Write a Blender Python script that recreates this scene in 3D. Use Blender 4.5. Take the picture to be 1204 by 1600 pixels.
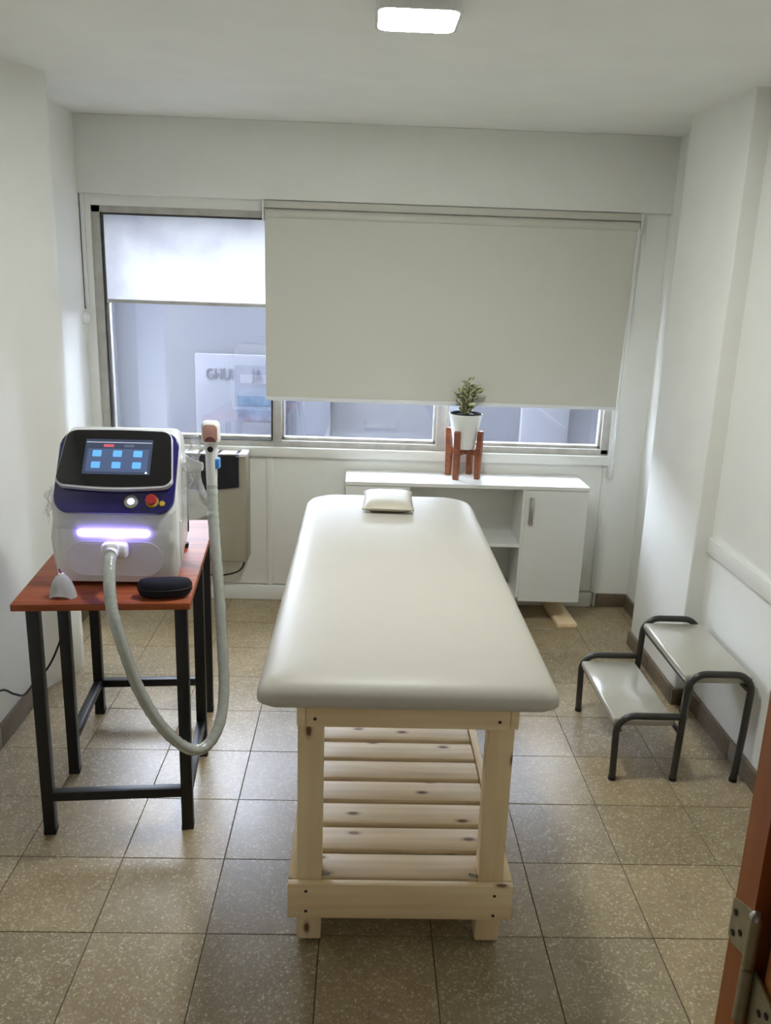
import bpy, bmesh, math, random
from mathutils import Vector, Matrix, noise

for o in list(bpy.data.objects):
    bpy.data.objects.remove(o)
scene = bpy.context.scene
COL = scene.collection
R = math.radians

# ------------------------------------------------------------------ camera
cam_d = bpy.data.cameras.new('camera')
cam = bpy.data.objects.new('camera', cam_d)
COL.objects.link(cam)
cam_d.sensor_fit = 'VERTICAL'
cam_d.sensor_height = 24.0
cam_d.sensor_width = 24.0
cam_d.lens = 24.0 * 1323.31 / 1600.0
cam_d.clip_start = 0.02
_p, _y, _r = 0.26887809, 0.03150498, 0.03419322
fw = Vector((math.sin(_y) * math.cos(_p), math.cos(_y) * math.cos(_p), -math.sin(_p)))
r0 = Vector((math.cos(_y), -math.sin(_y), 0))
u0 = r0.cross(fw)
rt = r0 * math.cos(_r) + u0 * math.sin(_r)
up = u0 * math.cos(_r) - r0 * math.sin(_r)
mw = Matrix((rt, up, -fw)).transposed().to_4x4()
mw.translation = Vector((0.67854, -1.88008, 1.69199))
cam.matrix_world = mw
scene.camera = cam

# ------------------------------------------------------------------ world, exposure
w = bpy.data.worlds.new('overcast_sky')
scene.world = w
w.use_nodes = True
bg = w.node_tree.nodes['Background']
bg.inputs['Color'].default_value = (0.80, 0.88, 1.0, 1)
bg.inputs['Strength'].default_value = 23.0
scene.view_settings.view_transform = 'Standard'
scene.view_settings.look = 'None'
scene.view_settings.gamma = 1.0
scene.view_settings.use_curve_mapping = False
scene.view_settings.exposure = 0.5
LAMP_STRENGTH = 116.0

# ------------------------------------------------------------------ materials
def lin(c):
    return tuple(((v / 255) / 12.92 if v / 255 <= 0.04045 else ((v / 255 + 0.055) / 1.055) ** 2.4) for v in c)

class NT:
    def __init__(self, name):
        self.m = bpy.data.materials.new(name)
        self.m.use_nodes = True
        self.t = self.m.node_tree
        self.b = self.t.nodes['Principled BSDF']
        self.out = self.t.nodes['Material Output']
    def n(self, kind, **kw):
        nd = self.t.nodes.new(kind)
        for k, v in kw.items():
            setattr(nd, k, v)
        return nd
    def l(self, a, b):
        self.t.links.new(a, b)
    def ramp(self, fac, stops):
        r = self.n('ShaderNodeValToRGB')
        e = r.color_ramp.elements
        while len(e) < len(stops):
            e.new(0.5)
        for i, (p, c) in enumerate(stops):
            e[i].position = p
            e[i].color = (*c, 1)
        self.l(fac, r.inputs['Fac'])
        return r.outputs['Color']
    def mix(self, fac, a, b, blend='MIX'):
        m = self.n('ShaderNodeMix', data_type='RGBA', blend_type=blend)
        for v, s in ((fac, m.inputs[0]), (a, m.inputs[6]), (b, m.inputs[7])):
            if isinstance(v, (int, float)):
                s.default_value = v
            elif isinstance(v, tuple):
                s.default_value = (*v[:3], 1)
            else:
                self.l(v, s)
        return m.outputs[2]
    def bump(self, h, strength, dist=0.002):
        b = self.n('ShaderNodeBump')
        b.inputs['Strength'].default_value = strength
        b.inputs['Distance'].default_value = dist
        self.l(h, b.inputs['Height'])
        self.l(b.outputs['Normal'], self.b.inputs['Normal'])

def plain(name, col, rough=0.5, metal=0.0, noise_amt=0.0, scale=30, bump=0.0, coat=0.0, spec=None):
    k = NT(name)
    k.b.inputs['Roughness'].default_value = rough
    k.b.inputs['Metallic'].default_value = metal
    k.b.inputs['Coat Weight'].default_value = coat
    if spec is not None:
        k.b.inputs['Specular IOR Level'].default_value = spec
    c = lin(col)
    tc = k.n('ShaderNodeTexCoord')
    nz = k.n('ShaderNodeTexNoise')
    nz.inputs['Scale'].default_value = scale
    nz.inputs['Detail'].default_value = 4
    k.l(tc.outputs['Object'], nz.inputs['Vector'])
    a = noise_amt
    k.l(k.ramp(nz.outputs['Fac'], [(0.3, tuple(x * (1 - a) for x in c)), (0.7, tuple(min(1, x * (1 + a)) for x in c))]), k.b.inputs['Base Color'])
    if bump:
        k.bump(nz.outputs['Fac'], bump)
    return k.m

def emit(name, col, strength):
    k = NT(name)
    k.b.inputs['Base Color'].default_value = (*col, 1)
    k.b.inputs['Emission Color'].default_value = (*col, 1)
    k.b.inputs['Emission Strength'].default_value = strength
    return k.m

def wood(name, dark, light, rough=0.45, axis='X', scale=1.0, knots=False, coat=0.0, random_shift=True):
    k = NT(name)
    k.b.inputs['Roughness'].default_value = rough
    k.b.inputs['Coat Weight'].default_value = coat
    k.b.inputs['Coat Roughness'].default_value = 0.15
    tc = k.n('ShaderNodeTexCoord')
    oi = k.n('ShaderNodeObjectInfo')
    add = k.n('ShaderNodeVectorMath', operation='ADD')
    sc = k.n('ShaderNodeVectorMath', operation='SCALE')
    comb = k.n('ShaderNodeCombineXYZ')
    for i in range(3):
        k.l(oi.outputs['Random'], comb.inputs[i])
    k.l(comb.outputs[0], sc.inputs[0])
    sc.inputs['Scale'].default_value = 17.0 if random_shift else 0.0
    k.l(tc.outputs['Object'], add.inputs[0])
    k.l(sc.outputs[0], add.inputs[1])
    mp = k.n('ShaderNodeMapping')
    s = {'X': (1.2, 14, 14), 'Y': (14, 1.2, 14), 'Z': (14, 14, 1.2)}[axis]
    mp.inputs['Scale'].default_value = tuple(v * scale for v in s)
    k.l(add.outputs[0], mp.inputs['Vector'])
    nz = k.n('ShaderNodeTexNoise')
    nz.inputs['Scale'].default_value = 1.6
    nz.inputs['Detail'].default_value = 5
    nz.inputs['Distortion'].default_value = 0.6
    k.l(mp.outputs[0], nz.inputs['Vector'])
    wv = k.n('ShaderNodeTexWave', wave_type='RINGS')
    wv.inputs['Scale'].default_value = 0.9
    wv.inputs['Distortion'].default_value = 5
    wv.inputs['Detail'].default_value = 3
    k.l(mp.outputs[0], wv.inputs['Vector'])
    d, l = lin(dark), lin(light)
    base = k.ramp(nz.outputs['Fac'], [(0.3, d), (0.7, l)])
    col = k.mix(0.25, base, k.ramp(wv.outputs['Fac'], [(0.0, d), (1.0, l)]))
    if knots:
        sp = k.n('ShaderNodeSeparateXYZ'); k.l(add.outputs[0], sp.inputs[0])
        a_, b_, c_ = {'X': (0, 1, 2), 'Y': (1, 0, 2), 'Z': (2, 0, 1)}[axis]
        cr = k.n('ShaderNodeMath', operation='ADD'); k.l(sp.outputs[b_], cr.inputs[0]); k.l(sp.outputs[c_], cr.inputs[1])
        cb_ = k.n('ShaderNodeCombineXYZ')
        s1_ = k.n('ShaderNodeMath', operation='MULTIPLY'); k.l(sp.outputs[a_], s1_.inputs[0]); s1_.inputs[1].default_value = 4.0
        s2_ = k.n('ShaderNodeMath', operation='MULTIPLY'); k.l(cr.outputs[0], s2_.inputs[0]); s2_.inputs[1].default_value = 9.0
        k.l(s1_.outputs[0], cb_.inputs[0]); k.l(s2_.outputs[0], cb_.inputs[1])
        vo = k.n('ShaderNodeTexVoronoi', voronoi_dimensions='2D'); vo.inputs['Scale'].default_value = 1.0
        k.l(cb_.outputs[0], vo.inputs['Vector'])
        sc_ = k.n('ShaderNodeSeparateColor'); k.l(vo.outputs['Color'], sc_.inputs[0])
        pick = k.ramp(sc_.outputs[0], [(0.50, (0, 0, 0)), (0.52, (1, 1, 1))])
        f = k.ramp(vo.outputs['Distance'], [(0.045, (1, 1, 1)), (0.07, (0.35, 0.35, 0.35)), (0.12, (0, 0, 0))])
        f = k.mix(1.0, f, pick, 'MULTIPLY')
        col = k.mix(f, col, lin((120, 78, 46)))
    k.l(col, k.b.inputs['Base Color'])
    k.bump(nz.outputs['Fac'], 0.15, 0.001)
    return k.m

def terrazzo(name, dirt=True):
    k = NT(name)
    geo = k.n('ShaderNodeNewGeometry')
    oi = k.n('ShaderNodeObjectInfo')
    v1 = k.n('ShaderNodeTexVoronoi'); v1.inputs['Scale'].default_value = 120
    v2 = k.n('ShaderNodeTexVoronoi'); v2.inputs['Scale'].default_value = 165
    wn = k.n('ShaderNodeTexNoise'); wn.inputs['Scale'].default_value = 60; wn.inputs['Detail'].default_value = 2
    sc = k.n('ShaderNodeVectorMath', operation='SCALE'); sc.inputs['Scale'].default_value = 0.02
    ad = k.n('ShaderNodeVectorMath', operation='ADD')
    k.l(geo.outputs['Position'], wn.inputs['Vector'])
    k.l(wn.outputs['Color'], sc.inputs[0])
    k.l(geo.outputs['Position'], ad.inputs[0]); k.l(sc.outputs[0], ad.inputs[1])
    k.l(ad.outputs[0], v1.inputs['Vector']); k.l(ad.outputs[0], v2.inputs['Vector'])
    sx = k.n('ShaderNodeSeparateColor'); k.l(v1.outputs['Color'], sx.inputs[0])
    sy = k.n('ShaderNodeSeparateColor'); k.l(v2.outputs['Color'], sy.inputs[0])
    n2 = k.n('ShaderNodeTexNoise'); n2.inputs['Scale'].default_value = 7.0; n2.inputs['Detail'].default_value = 9; n2.inputs['Roughness'].default_value = 0.72
    k.l(geo.outputs['Position'], n2.inputs['Vector'])
    base = k.ramp(n2.outputs['Fac'], [(0.3, lin((140, 123, 94))), (0.7, lin((168, 151, 120)))])
    tint = k.ramp(oi.outputs['Random'], [(0.0, (0.86, 0.86, 0.88)), (0.5, (1, 1, 0.98)), (1.0, (1.06, 1.03, 0.96))])
    base = k.mix(1.0, base, tint, 'MULTIPLY')
    # chips: cell colour picks light or dark stones, distance keeps them apart
    near1 = k.ramp(v1.outputs['Distance'], [(0.38, (1, 1, 1)), (0.5, (0, 0, 0))])
    light = k.ramp(sx.outputs[0], [(0.42, (0, 0, 0)), (0.98, (1, 1, 1))])
    mul = k.mix(1.0, near1, light, 'MULTIPLY')
    mul = k.mix(1.0, mul, (0.6, 0.6, 0.6), 'MULTIPLY')
    base = k.mix(mul, base, lin((222, 210, 186)))
    near2 = k.ramp(v2.outputs['Distance'], [(0.3, (1, 1, 1)), (0.45, (0, 0, 0))])
    dark = k.ramp(sy.outputs[1], [(0.66, (0, 0, 0)), (0.98, (1, 1, 1))])
    mul2 = k.mix(1.0, near2, dark, 'MULTIPLY')
    mul2 = k.mix(1.0, mul2, (0.6, 0.6, 0.6), 'MULTIPLY')
    base = k.mix(mul2, base, lin((96, 78, 58)))
    fine = k.ramp(sy.outputs[0], [(0.55, (0, 0, 0)), (0.9, (1, 1, 1))])
    mul3 = k.mix(1.0, near2, fine, 'MULTIPLY')
    mul3 = k.mix(1.0, mul3, (0.42, 0.42, 0.42), 'MULTIPLY')
    base = k.mix(mul3, base, lin((214, 200, 172)))
    k.l(base, k.b.inputs['Base Color'])
    rr = k.n('ShaderNodeMapRange')
    rr.inputs['To Min'].default_value = 0.22; rr.inputs['To Max'].default_value = 0.42
    k.l(n2.outputs['Fac'], rr.inputs['Value']); k.l(rr.outputs[0], k.b.inputs['Roughness'])
    return k.m

M = {}
M['wall'] = plain('painted_wall', (240, 240, 234), 0.55, noise_amt=0.015, scale=6, bump=0.02)
M['ceiling'] = plain('painted_ceiling', (244, 244, 238), 0.7, noise_amt=0.02, scale=5)
M['trim'] = plain('painted_trim', (236, 236, 229), 0.35, noise_amt=0.01)
M['terrazzo'] = terrazzo('terrazzo_tile')
M['grout'] = plain('dark_grout', (72, 64, 52), 0.9, noise_amt=0.2)
M['skirt'] = plain('terrazzo_skirting', (112, 98, 80), 0.4, noise_amt=0.25, scale=90)
M['alu'] = plain('weathered_aluminium', (188, 185, 178), 0.5, metal=0.0, noise_amt=0.12, scale=18)
M['alu_dark'] = plain('dark_gasket', (60, 58, 56), 0.7, noise_amt=0.3)
M['white_lam'] = plain('white_melamine', (226, 226, 222), 0.22, noise_amt=0.005)
M['white_plastic'] = plain('white_plastic', (236, 237, 238), 0.22, noise_amt=0.004)
M['white_pot'] = plain('white_pot_plastic', (236, 238, 232), 0.35, noise_amt=0.005)
M['cream'] = plain('cream_vinyl', (197, 192, 180), 0.46, noise_amt=0.012, scale=12, bump=0.03)
M['cream_pillow'] = plain('cream_pillow_vinyl', (202, 195, 178), 0.4, noise_amt=0.02, scale=20, bump=0.05)
M['blind'] = plain('greige_blind_fabric', (214, 212, 200), 0.85, noise_amt=0.012, scale=400)
M['blind_dark'] = plain('blind_cassette', (206, 204, 192), 0.5, noise_amt=0.01)
M['black_metal'] = plain('black_powder_coat', (13, 12, 16), 0.45, noise_amt=0.1, scale=80)
M['grey_metal'] = plain('graphite_tube', (62, 61, 58), 0.32, metal=0.3, noise_amt=0.06)
M['stool_pad'] = plain('grey_vinyl_tread', (176, 171, 158), 0.14, noise_amt=0.012, coat=0.3)
M['pine_x'] = wood('pine_x', (232, 202, 156), (250, 230, 190), 0.5, 'X', knots=True)
M['pine_y'] = wood('pine_y', (232, 202, 156), (250, 230, 190), 0.5, 'Y', knots=True)
M['pine_z'] = wood('pine_z', (232, 202, 156), (250, 230, 190), 0.5, 'Z', knots=True)
M['pine_slat'] = wood('pine_slat', (218, 192, 152), (242, 220, 182), 0.5, 'X', knots=True)
M['table_wood'] = wood('red_brown_tabletop', (132, 64, 36), (180, 98, 58), 0.5, 'X', 1.0, coat=0.0)
M['table_wood'].node_tree.nodes['Principled BSDF'].inputs['Specular IOR Level'].default_value = 0.3
M['stand_wood'] = wood('stained_stand_wood', (106, 54, 26), (156, 88, 46), 0.45, 'Z', 1.4)
M['door_wood'] = wood('varnished_door_wood', (168, 92, 46), (206, 130, 74), 0.35, 'Z', 0.7)
M['screw'] = plain('dark_screw', (42, 32, 26), 0.6)
M['steel'] = plain('bright_steel', (190, 190, 188), 0.25, metal=0.9)
M['brass'] = plain('worn_hinge_metal', (176, 166, 136), 0.4, metal=0.45, noise_amt=0.15, scale=60)
M['black_rubber'] = plain('black_rubber', (14, 14, 15), 0.6)
M['navy_gloss'] = plain('navy_gloss_panel', (34, 28, 108), 0.08, noise_amt=0.0, coat=0.6)
M['black_gloss'] = plain('black_glass_bezel', (9, 9, 16), 0.06, coat=0.5)
M['lilac_rim'] = plain('pale_rim', (205, 204, 214), 0.25)
M['screen_bg'] = emit('screen_background', lin((52, 60, 82)), 0.5)
M['screen_panel'] = emit('screen_panel', lin((70, 84, 116)), 0.5)
M['screen_icon'] = emit('screen_icon', lin((96, 164, 232)), 0.55)
M['screen_red'] = emit('screen_red', lin((190, 84, 96)), 0.5)
M['screen_grey'] = emit('screen_grey', lin((84, 92, 112)), 0.45)
M['screen_white'] = emit('screen_white', lin((188, 192, 204)), 0.5)
M['screen_dot'] = emit('screen_dot', (0.9, 0.9, 1.0), 1.2)
M['led_bar'] = emit('violet_led_bar', (0.32, 0.24, 1.0), 10.0)
M['red_button'] = plain('red_button', (170, 48, 50), 0.25)
M['yellow'] = plain('yellow_key_switch', (206, 172, 60), 0.4)
M['ring'] = plain('brushed_ring', (186, 180, 160), 0.35, metal=0.5)
M['blue_glow'] = emit('power_ring_glow', (0.35, 0.4, 1.0), 1.6)
M['hose'] = plain('grey_hose_in_film', (178, 182, 176), 0.2, noise_amt=0.08, scale=60, bump=0.35, coat=0.6)
M['rose'] = plain('rose_gold_window', (214, 164, 152), 0.18, metal=0.25)
M['rose_dark'] = plain('dark_rose_lens', (120, 74, 78), 0.2)
M['blue_clip'] = plain('blue_clip', (62, 138, 214), 0.35)
M['case'] = plain('navy_case_fabric', (12, 12, 32), 0.8, noise_amt=0.15, scale=200)
M['purple'] = plain('purple_tip', (120, 30, 110), 0.4)
M['heater'] = plain('beige_enamel', (160, 154, 137), 0.35, noise_amt=0.01)
M['heater_dark'] = plain('black_grille', (20, 19, 28), 0.45)
M['soil'] = plain('potting_soil', (24, 22, 21), 0.95, noise_amt=0.5, scale=120, bump=0.6)
M['teal'] = plain('teal_rear_label', (70, 128, 150), 0.5, noise_amt=0.35, scale=26)
M['facade'] = plain('pale_render', (116, 117, 122), 0.9, noise_amt=0.04, scale=0.8)
M['facade_trim'] = plain('pale_render_trim', (124, 125, 130), 0.9, noise_amt=0.02)
M['sign_grey'] = plain('faded_sign_letters', (102, 101, 110), 0.9)
M['sign_board'] = plain('faded_sign_board', (121, 122, 128), 0.9, noise_amt=0.08, scale=4)
M['teal_faded'] = plain('faded_teal_print', (92, 104, 118), 0.9, noise_amt=0.45, scale=9)
M['lamp'] = emit('lamp_diffuser', (0.96, 1.0, 0.96), LAMP_STRENGTH)

def leaf_mat():
    k = NT('variegated_leaf')
    k.b.inputs['Roughness'].default_value = 0.4
    tc = k.n('ShaderNodeTexCoord')
    sp = k.n('ShaderNodeSeparateXYZ'); k.l(tc.outputs['Object'], sp.inputs[0])
    ab = k.n('ShaderNodeMath', operation='ABSOLUTE'); k.l(sp.outputs[0], ab.inputs[0])
    nz = k.n('ShaderNodeTexNoise'); nz.inputs['Scale'].default_value = 220
    k.l(tc.outputs['Object'], nz.inputs['Vector'])
    ad = k.n('ShaderNodeMath', operation='MULTIPLY_ADD')
    k.l(nz.outputs['Fac'], ad.inputs[0]); ad.inputs[1].default_value = 0.003; k.l(ab.outputs[0], ad.inputs[2])
    c = k.ramp(ad.outputs[0], [(0.0085, lin((252, 250, 212))), (0.0108, lin((70, 98, 50)))])
    k.l(c, k.b.inputs['Base Color'])
    return k.m
M['leaf'] = leaf_mat()

def schlick(k, r0):
    lw = k.n('ShaderNodeLayerWeight')
    pw = k.n('ShaderNodeMath', operation='POWER'); pw.inputs[1].default_value = 5.0
    ma = k.n('ShaderNodeMath', operation='MULTIPLY_ADD')
    ma.inputs[1].default_value = 1.0 - r0; ma.inputs[2].default_value = r0
    k.l(lw.outputs['Facing'], pw.inputs[0]); k.l(pw.outputs[0], ma.inputs[0])
    return ma.outputs[0]

def glass_mat(name, r0, tint):
    k = NT(name)
    k.t.nodes.remove(k.b)
    tr = k.n('ShaderNodeBsdfTransparent'); tr.inputs[0].default_value = (*tint, 1)
    gl = k.n('ShaderNodeBsdfGlossy'); gl.inputs['Roughness'].default_value = 0.01
    mx = k.n('ShaderNodeMixShader')
    k.l(schlick(k, r0), mx.inputs[0]); k.l(tr.outputs[0], mx.inputs[1]); k.l(gl.outputs[0], mx.inputs[2])
    k.l(mx.outputs[0], k.out.inputs['Surface'])
    return k.m
M['glass'] = glass_mat('window_glass', 0.16, (0.93, 0.94, 0.97))

def frosted():
    k = NT('grimy_frosted_glass')
    k.t.nodes.remove(k.b)
    tc = k.n('ShaderNodeTexCoord')
    nz = k.n('ShaderNodeTexNoise'); nz.inputs['Scale'].default_value = 4.5; nz.inputs['Detail'].default_value = 6
    k.l(tc.outputs['Object'], nz.inputs['Vector'])
    col = k.ramp(nz.outputs['Fac'], [(0.25, (0.30, 0.30, 0.32)), (0.52, (0.385, 0.385, 0.39))])
    tl = k.n('ShaderNodeBsdfTranslucent'); k.l(col, tl.inputs[0])
    tr = k.n('ShaderNodeBsdfTransparent'); k.l(col, tr.inputs[0])
    gl = k.n('ShaderNodeBsdfGlossy'); gl.inputs['Roughness'].default_value = 0.35
    m1 = k.n('ShaderNodeMixShader'); m1.inputs[0].default_value = 0.04
    k.l(tl.outputs[0], m1.inputs[1]); k.l(tr.outputs[0], m1.inputs[2])
    m2 = k.n('ShaderNodeMixShader'); m2.inputs[0].default_value = 0.05
    k.l(m1.outputs[0], m2.inputs[1]); k.l(gl.outputs[0], m2.inputs[2])
    k.l(m2.outputs[0], k.out.inputs['Surface'])
    return k.m
M['frosted'] = frosted()

def film():
    k = NT('clear_plastic_film')
    k.t.nodes.remove(k.b)
    tr = k.n('ShaderNodeBsdfTransparent'); tr.inputs[0].default_value = (0.97, 0.97, 0.98, 1)
    gl = k.n('ShaderNodeBsdfGlossy'); gl.inputs['Roughness'].default_value = 0.06
    df = k.n('ShaderNodeBsdfDiffuse'); df.inputs[0].default_value = (0.85, 0.86, 0.88, 1)
    m1 = k.n('ShaderNodeMixShader'); m1.inputs[0].default_value = 0.17
    k.l(tr.outputs[0], m1.inputs[1]); k.l(df.outputs[0], m1.inputs[2])
    m2 = k.n('ShaderNodeMixShader'); k.l(schlick(k, 0.08), m2.inputs[0])
    k.l(m1.outputs[0], m2.inputs[1]); k.l(gl.outputs[0], m2.inputs[2])
    k.l(m2.outputs[0], k.out.inputs['Surface'])
    return k.m
M['film'] = film()

# ------------------------------------------------------------------ geometry helpers
def tag(o, label, cat=None, group=None, kind=None):
    o['label'] = label
    if cat: o['category'] = cat
    if group: o['group'] = group
    if kind: o['kind'] = kind
    return o

def empty(name, loc=(0, 0, 0), rz=0.0):
    o = bpy.data.objects.new(name, None)
    o.empty_display_size = 0.05
    o.location = loc
    o.rotation_euler = (0, 0, rz)
    COL.objects.link(o)
    return o

def link_mesh(name, me, mat, parent=None, loc=None, rot=None):
    o = bpy.data.objects.new(name, me)
    COL.objects.link(o)
    if mat is not None and not me.materials:
        me.materials.append(M[mat] if isinstance(mat, str) else mat)
    if parent is not None:
        o.parent = parent
    if loc is not None: o.location = loc
    if rot is not None: o.rotation_euler = rot
    return o

def obj(name, bm, mat, parent=None, loc=None, rot=None, smooth=None):
    bmesh.ops.recalc_face_normals(bm, faces=bm.faces[:])
    me = bpy.data.meshes.new(name)
    bm.to_mesh(me); bm.free()
    if smooth is not None:
        me.shade_smooth()
        if smooth < 179:
            me.set_sharp_from_angle(angle=R(smooth))
    return link_mesh(name, me, mat, parent, loc, rot)

def box_bm(x0, x1, y0, y1, z0, z1, bev=0.0, seg=2, bm=None):
    own = bm is None
    if own: bm = bmesh.new()
    vs = [bm.verts.new((x, y, z)) for x in (x0, x1) for y in (y0, y1) for z in (z0, z1)]
    fs = []
    for q in ((0, 1, 3, 2), (4, 6, 7, 5), (0, 4, 5, 1), (2, 3, 7, 6), (0, 2, 6, 4), (1, 5, 7, 3)):
        fs.append(bm.faces.new([vs[i] for i in q]))
    if bev > 0:
        es = list({e for f in fs for e in f.edges})
        bmesh.ops.bevel(bm, geom=es, offset=bev, segments=seg, profile=0.5, affect='EDGES')
    return bm

def box(name, x0, x1, y0, y1, z0, z1, mat, parent=None, bev=0.0, seg=2, origin=True):
    """box with its origin at its own centre"""
    c = Vector(((x0 + x1) / 2, (y0 + y1) / 2, (z0 + z1) / 2))
    h = Vector((abs(x1 - x0) / 2, abs(y1 - y0) / 2, abs(z1 - z0) / 2))
    bm = box_bm(-h.x, h.x, -h.y, h.y, -h.z, h.z, bev, seg)
    return obj(name, bm, mat, parent, c, smooth=30 if bev > 0 else None)

def catmull(pts, n=8):
    P = [Vector(p) for p in pts]
    out = []
    for i in range(len(P) - 1):
        p0 = P[max(i - 1, 0)]; p1 = P[i]; p2 = P[i + 1]; p3 = P[min(i + 2, len(P) - 1)]
        for k in range(n):
            t = k / n
            out.append(0.5 * ((2 * p1) + (p2 - p0) * t + (2 * p0 - 5 * p1 + 4 * p2 - p3) * t * t + (3 * p1 - p0 - 3 * p2 + p3) * t ** 3))
    out.append(P[-1])
    return out

def tube_bm(path, rad, sides=12, bm=None, caps=True, rfun=None):
    if bm is None: bm = bmesh.new()
    P = [Vector(p) for p in path]
    rings = []
    prev = None
    for i, p in enumerate(P):
        t = (P[min(i + 1, len(P) - 1)] - P[max(i - 1, 0)]).normalized()
        if prev is None:
            a = Vector((0, 0, 1)) if abs(t.z) < 0.9 else Vector((1, 0, 0))
            n = (a - t * a.dot(t)).normalized()
        else:
            n = (prev - t * prev.dot(t)).normalized()
        prev = n
        b = t.cross(n)
        r = rad if rfun is None else rfun(i, len(P))
        rings.append([bm.verts.new(p + (n * math.cos(2 * math.pi * k / sides) + b * math.sin(2 * math.pi * k / sides)) * r) for k in range(sides)])
    for a, b in zip(rings, rings[1:]):
        for k in range(sides):
            bm.faces.new((a[k], a[(k + 1) % sides], b[(k + 1) % sides], b[k]))
    if caps:
        bm.faces.new(rings[0][::-1]); bm.faces.new(rings[-1])
    return bm

def lathe_bm(prof, sides=32, bm=None, squash=(1, 1)):
    if bm is None: bm = bmesh.new()
    rings = []
    for r, z in prof:
        if r < 1e-6:
            rings.append([bm.verts.new((0, 0, z))])
        else:
            rings.append([bm.verts.new((r * squash[0] * math.cos(2 * math.pi * k / sides), r * squash[1] * math.sin(2 * math.pi * k / sides), z)) for k in range(sides)])
    for a, b in zip(rings, rings[1:]):
        for k in range(sides):
            k2 = (k + 1) % sides
            if len(a) == 1 and len(b) == 1: continue
            if len(a) == 1: bm.faces.new((a[0], b[k2], b[k]))
            elif len(b) == 1: bm.faces.new((a[k], a[k2], b[0]))
            else: bm.faces.new((a[k], a[k2], b[k2], b[k]))
    return bm

def prism_bm(poly, z0, z1, bm=None):
    """poly in xy extruded in z"""
    if bm is None: bm = bmesh.new()
    a = [bm.verts.new((x, y, z0)) for x, y in poly]
    b = [bm.verts.new((x, y, z1)) for x, y in poly]
    bm.faces.new(a[::-1]); bm.faces.new(b)
    n = len(poly)
    for i in range(n):
        bm.faces.new((a[i], a[(i + 1) % n], b[(i + 1) % n], b[i]))
    return bm

def rrect(w, h, r, n=6, cx=0.0, cy=0.0):
    """rounded rectangle outline; r a number or four radii (br, tr, tl, bl)"""
    rr = r if isinstance(r, (tuple, list)) else (r,) * 4
    pts = []
    for (sx, sy, a0), q in zip(((1, -1, -90), (1, 1, 0), (-1, 1, 90), (-1, -1, 180)), rr):
        ox, oy = cx + sx * (w / 2 - q), cy + sy * (h / 2 - q)
        for k in range(n + 1):
            a = R(a0 + 90 * k / n)
            pts.append((ox + q * math.cos(a), oy + q * math.sin(a)))
    return pts

def plate(name, w, h, r, t, mat, parent, M4, bev=0.0, n=6, poly=None):
    """rounded plate: xy plane of matrix M4, thickness t along its z"""
    bm = prism_bm(poly or rrect(w, h, r, n), 0, t)
    if bev:
        top = [e for e in bm.edges if all(v.co.z > t - 1e-6 for v in e.verts)]
        bmesh.ops.bevel(bm, geom=top, offset=bev, segments=3, profile=0.5, affect='EDGES')
    o = obj(name, bm, mat, parent, smooth=35)
    o.matrix_local = M4
    return o

def frame(origin, xa, ya):
    xa = Vector(xa).normalized(); ya = Vector(ya)
    ya = (ya - xa * ya.dot(xa)).normalized()
    za = xa.cross(ya)
    m = Matrix((xa, ya, za)).transposed().to_4x4()
    m.translation = Vector(origin)
    return m

# ================================================================== SETTING
ZC = 2.38
# ---- floor with single tiles
T = 0.30
bm = box_bm(-0.95, 2.45, -2.55, 2.62, -0.12, -0.0025)
fl = obj('floor', bm, 'grout')
tag(fl, 'speckled beige terrazzo tile floor with thin dark joints', 'floor', kind='structure')
g = 0.0012
tbm = box_bm(-T / 2 + g, T / 2 - g, -T / 2 + g, T / 2 - g, -0.02, 0, 0.0008, 1)
tme = bpy.data.meshes.new('tile'); tbm.to_mesh(tme); tbm.free(); tme.materials.append(M['terrazzo'])
random.seed(4)
for i in range(-3, 8):
    for j in range(-8, 9):
        o = link_mesh('tile', tme, None, fl, ((i + 0.5) * T, (j + 0.5) * T, random.uniform(-0.0005, 0.0)))
        o.rotation_euler = (random.uniform(-1, 1) * 0.0006, random.uniform(-1, 1) * 0.0006, 0)

# ---- ceiling
tag(obj('ceiling', box_bm(-0.95, 2.45, -2.55, 2.62, ZC, ZC + 0.1), 'ceiling'), 'plain off-white ceiling above the treatment room', 'ceiling', kind='structure')

# ---- left wall, with its swelling pier
poly = [(-0.61, -1.2), (-0.61, 1.30), (-0.602, 1.36), (-0.58, 1.41), (-0.535, 1.50), (-0.520, 1.54), (-0.517, 1.575), (-0.53, 1.60), (-0.69, 1.62), (-0.69, 2.60), (-0.95, 2.60), (-0.95, -1.2)]
wl = obj('wall_left', prism_bm(poly, 0.0, ZC), 'wall', smooth=40)
tag(wl, 'white plaster left wall with a protruding rounded pier behind the table', 'wall', kind='structure')
# ---- right wall, with column and nook
poly = [(2.09, -1.2), (2.45, -1.2), (2.45, 2.60), (2.145, 2.60), (2.145, 1.94), (2.02, 1.94), (2.02, 1.33), (2.09, 1.33)]
bm = prism_bm(poly, 0.0, ZC)
ve = [e for e in bm.edges if abs(e.verts[0].co.z - e.verts[1].co.z) > 1 and abs(e.verts[0].co.x - 2.02) < 1e-4]
bmesh.ops.bevel(bm, geom=ve, offset=0.008, segments=3, profile=0.5, affect='EDGES')
wr = obj('wall_right', bm, 'wall', smooth=40)
tag(wr, 'white plaster right wall with a shallow column before the window nook', 'wall', kind='structure')

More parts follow.
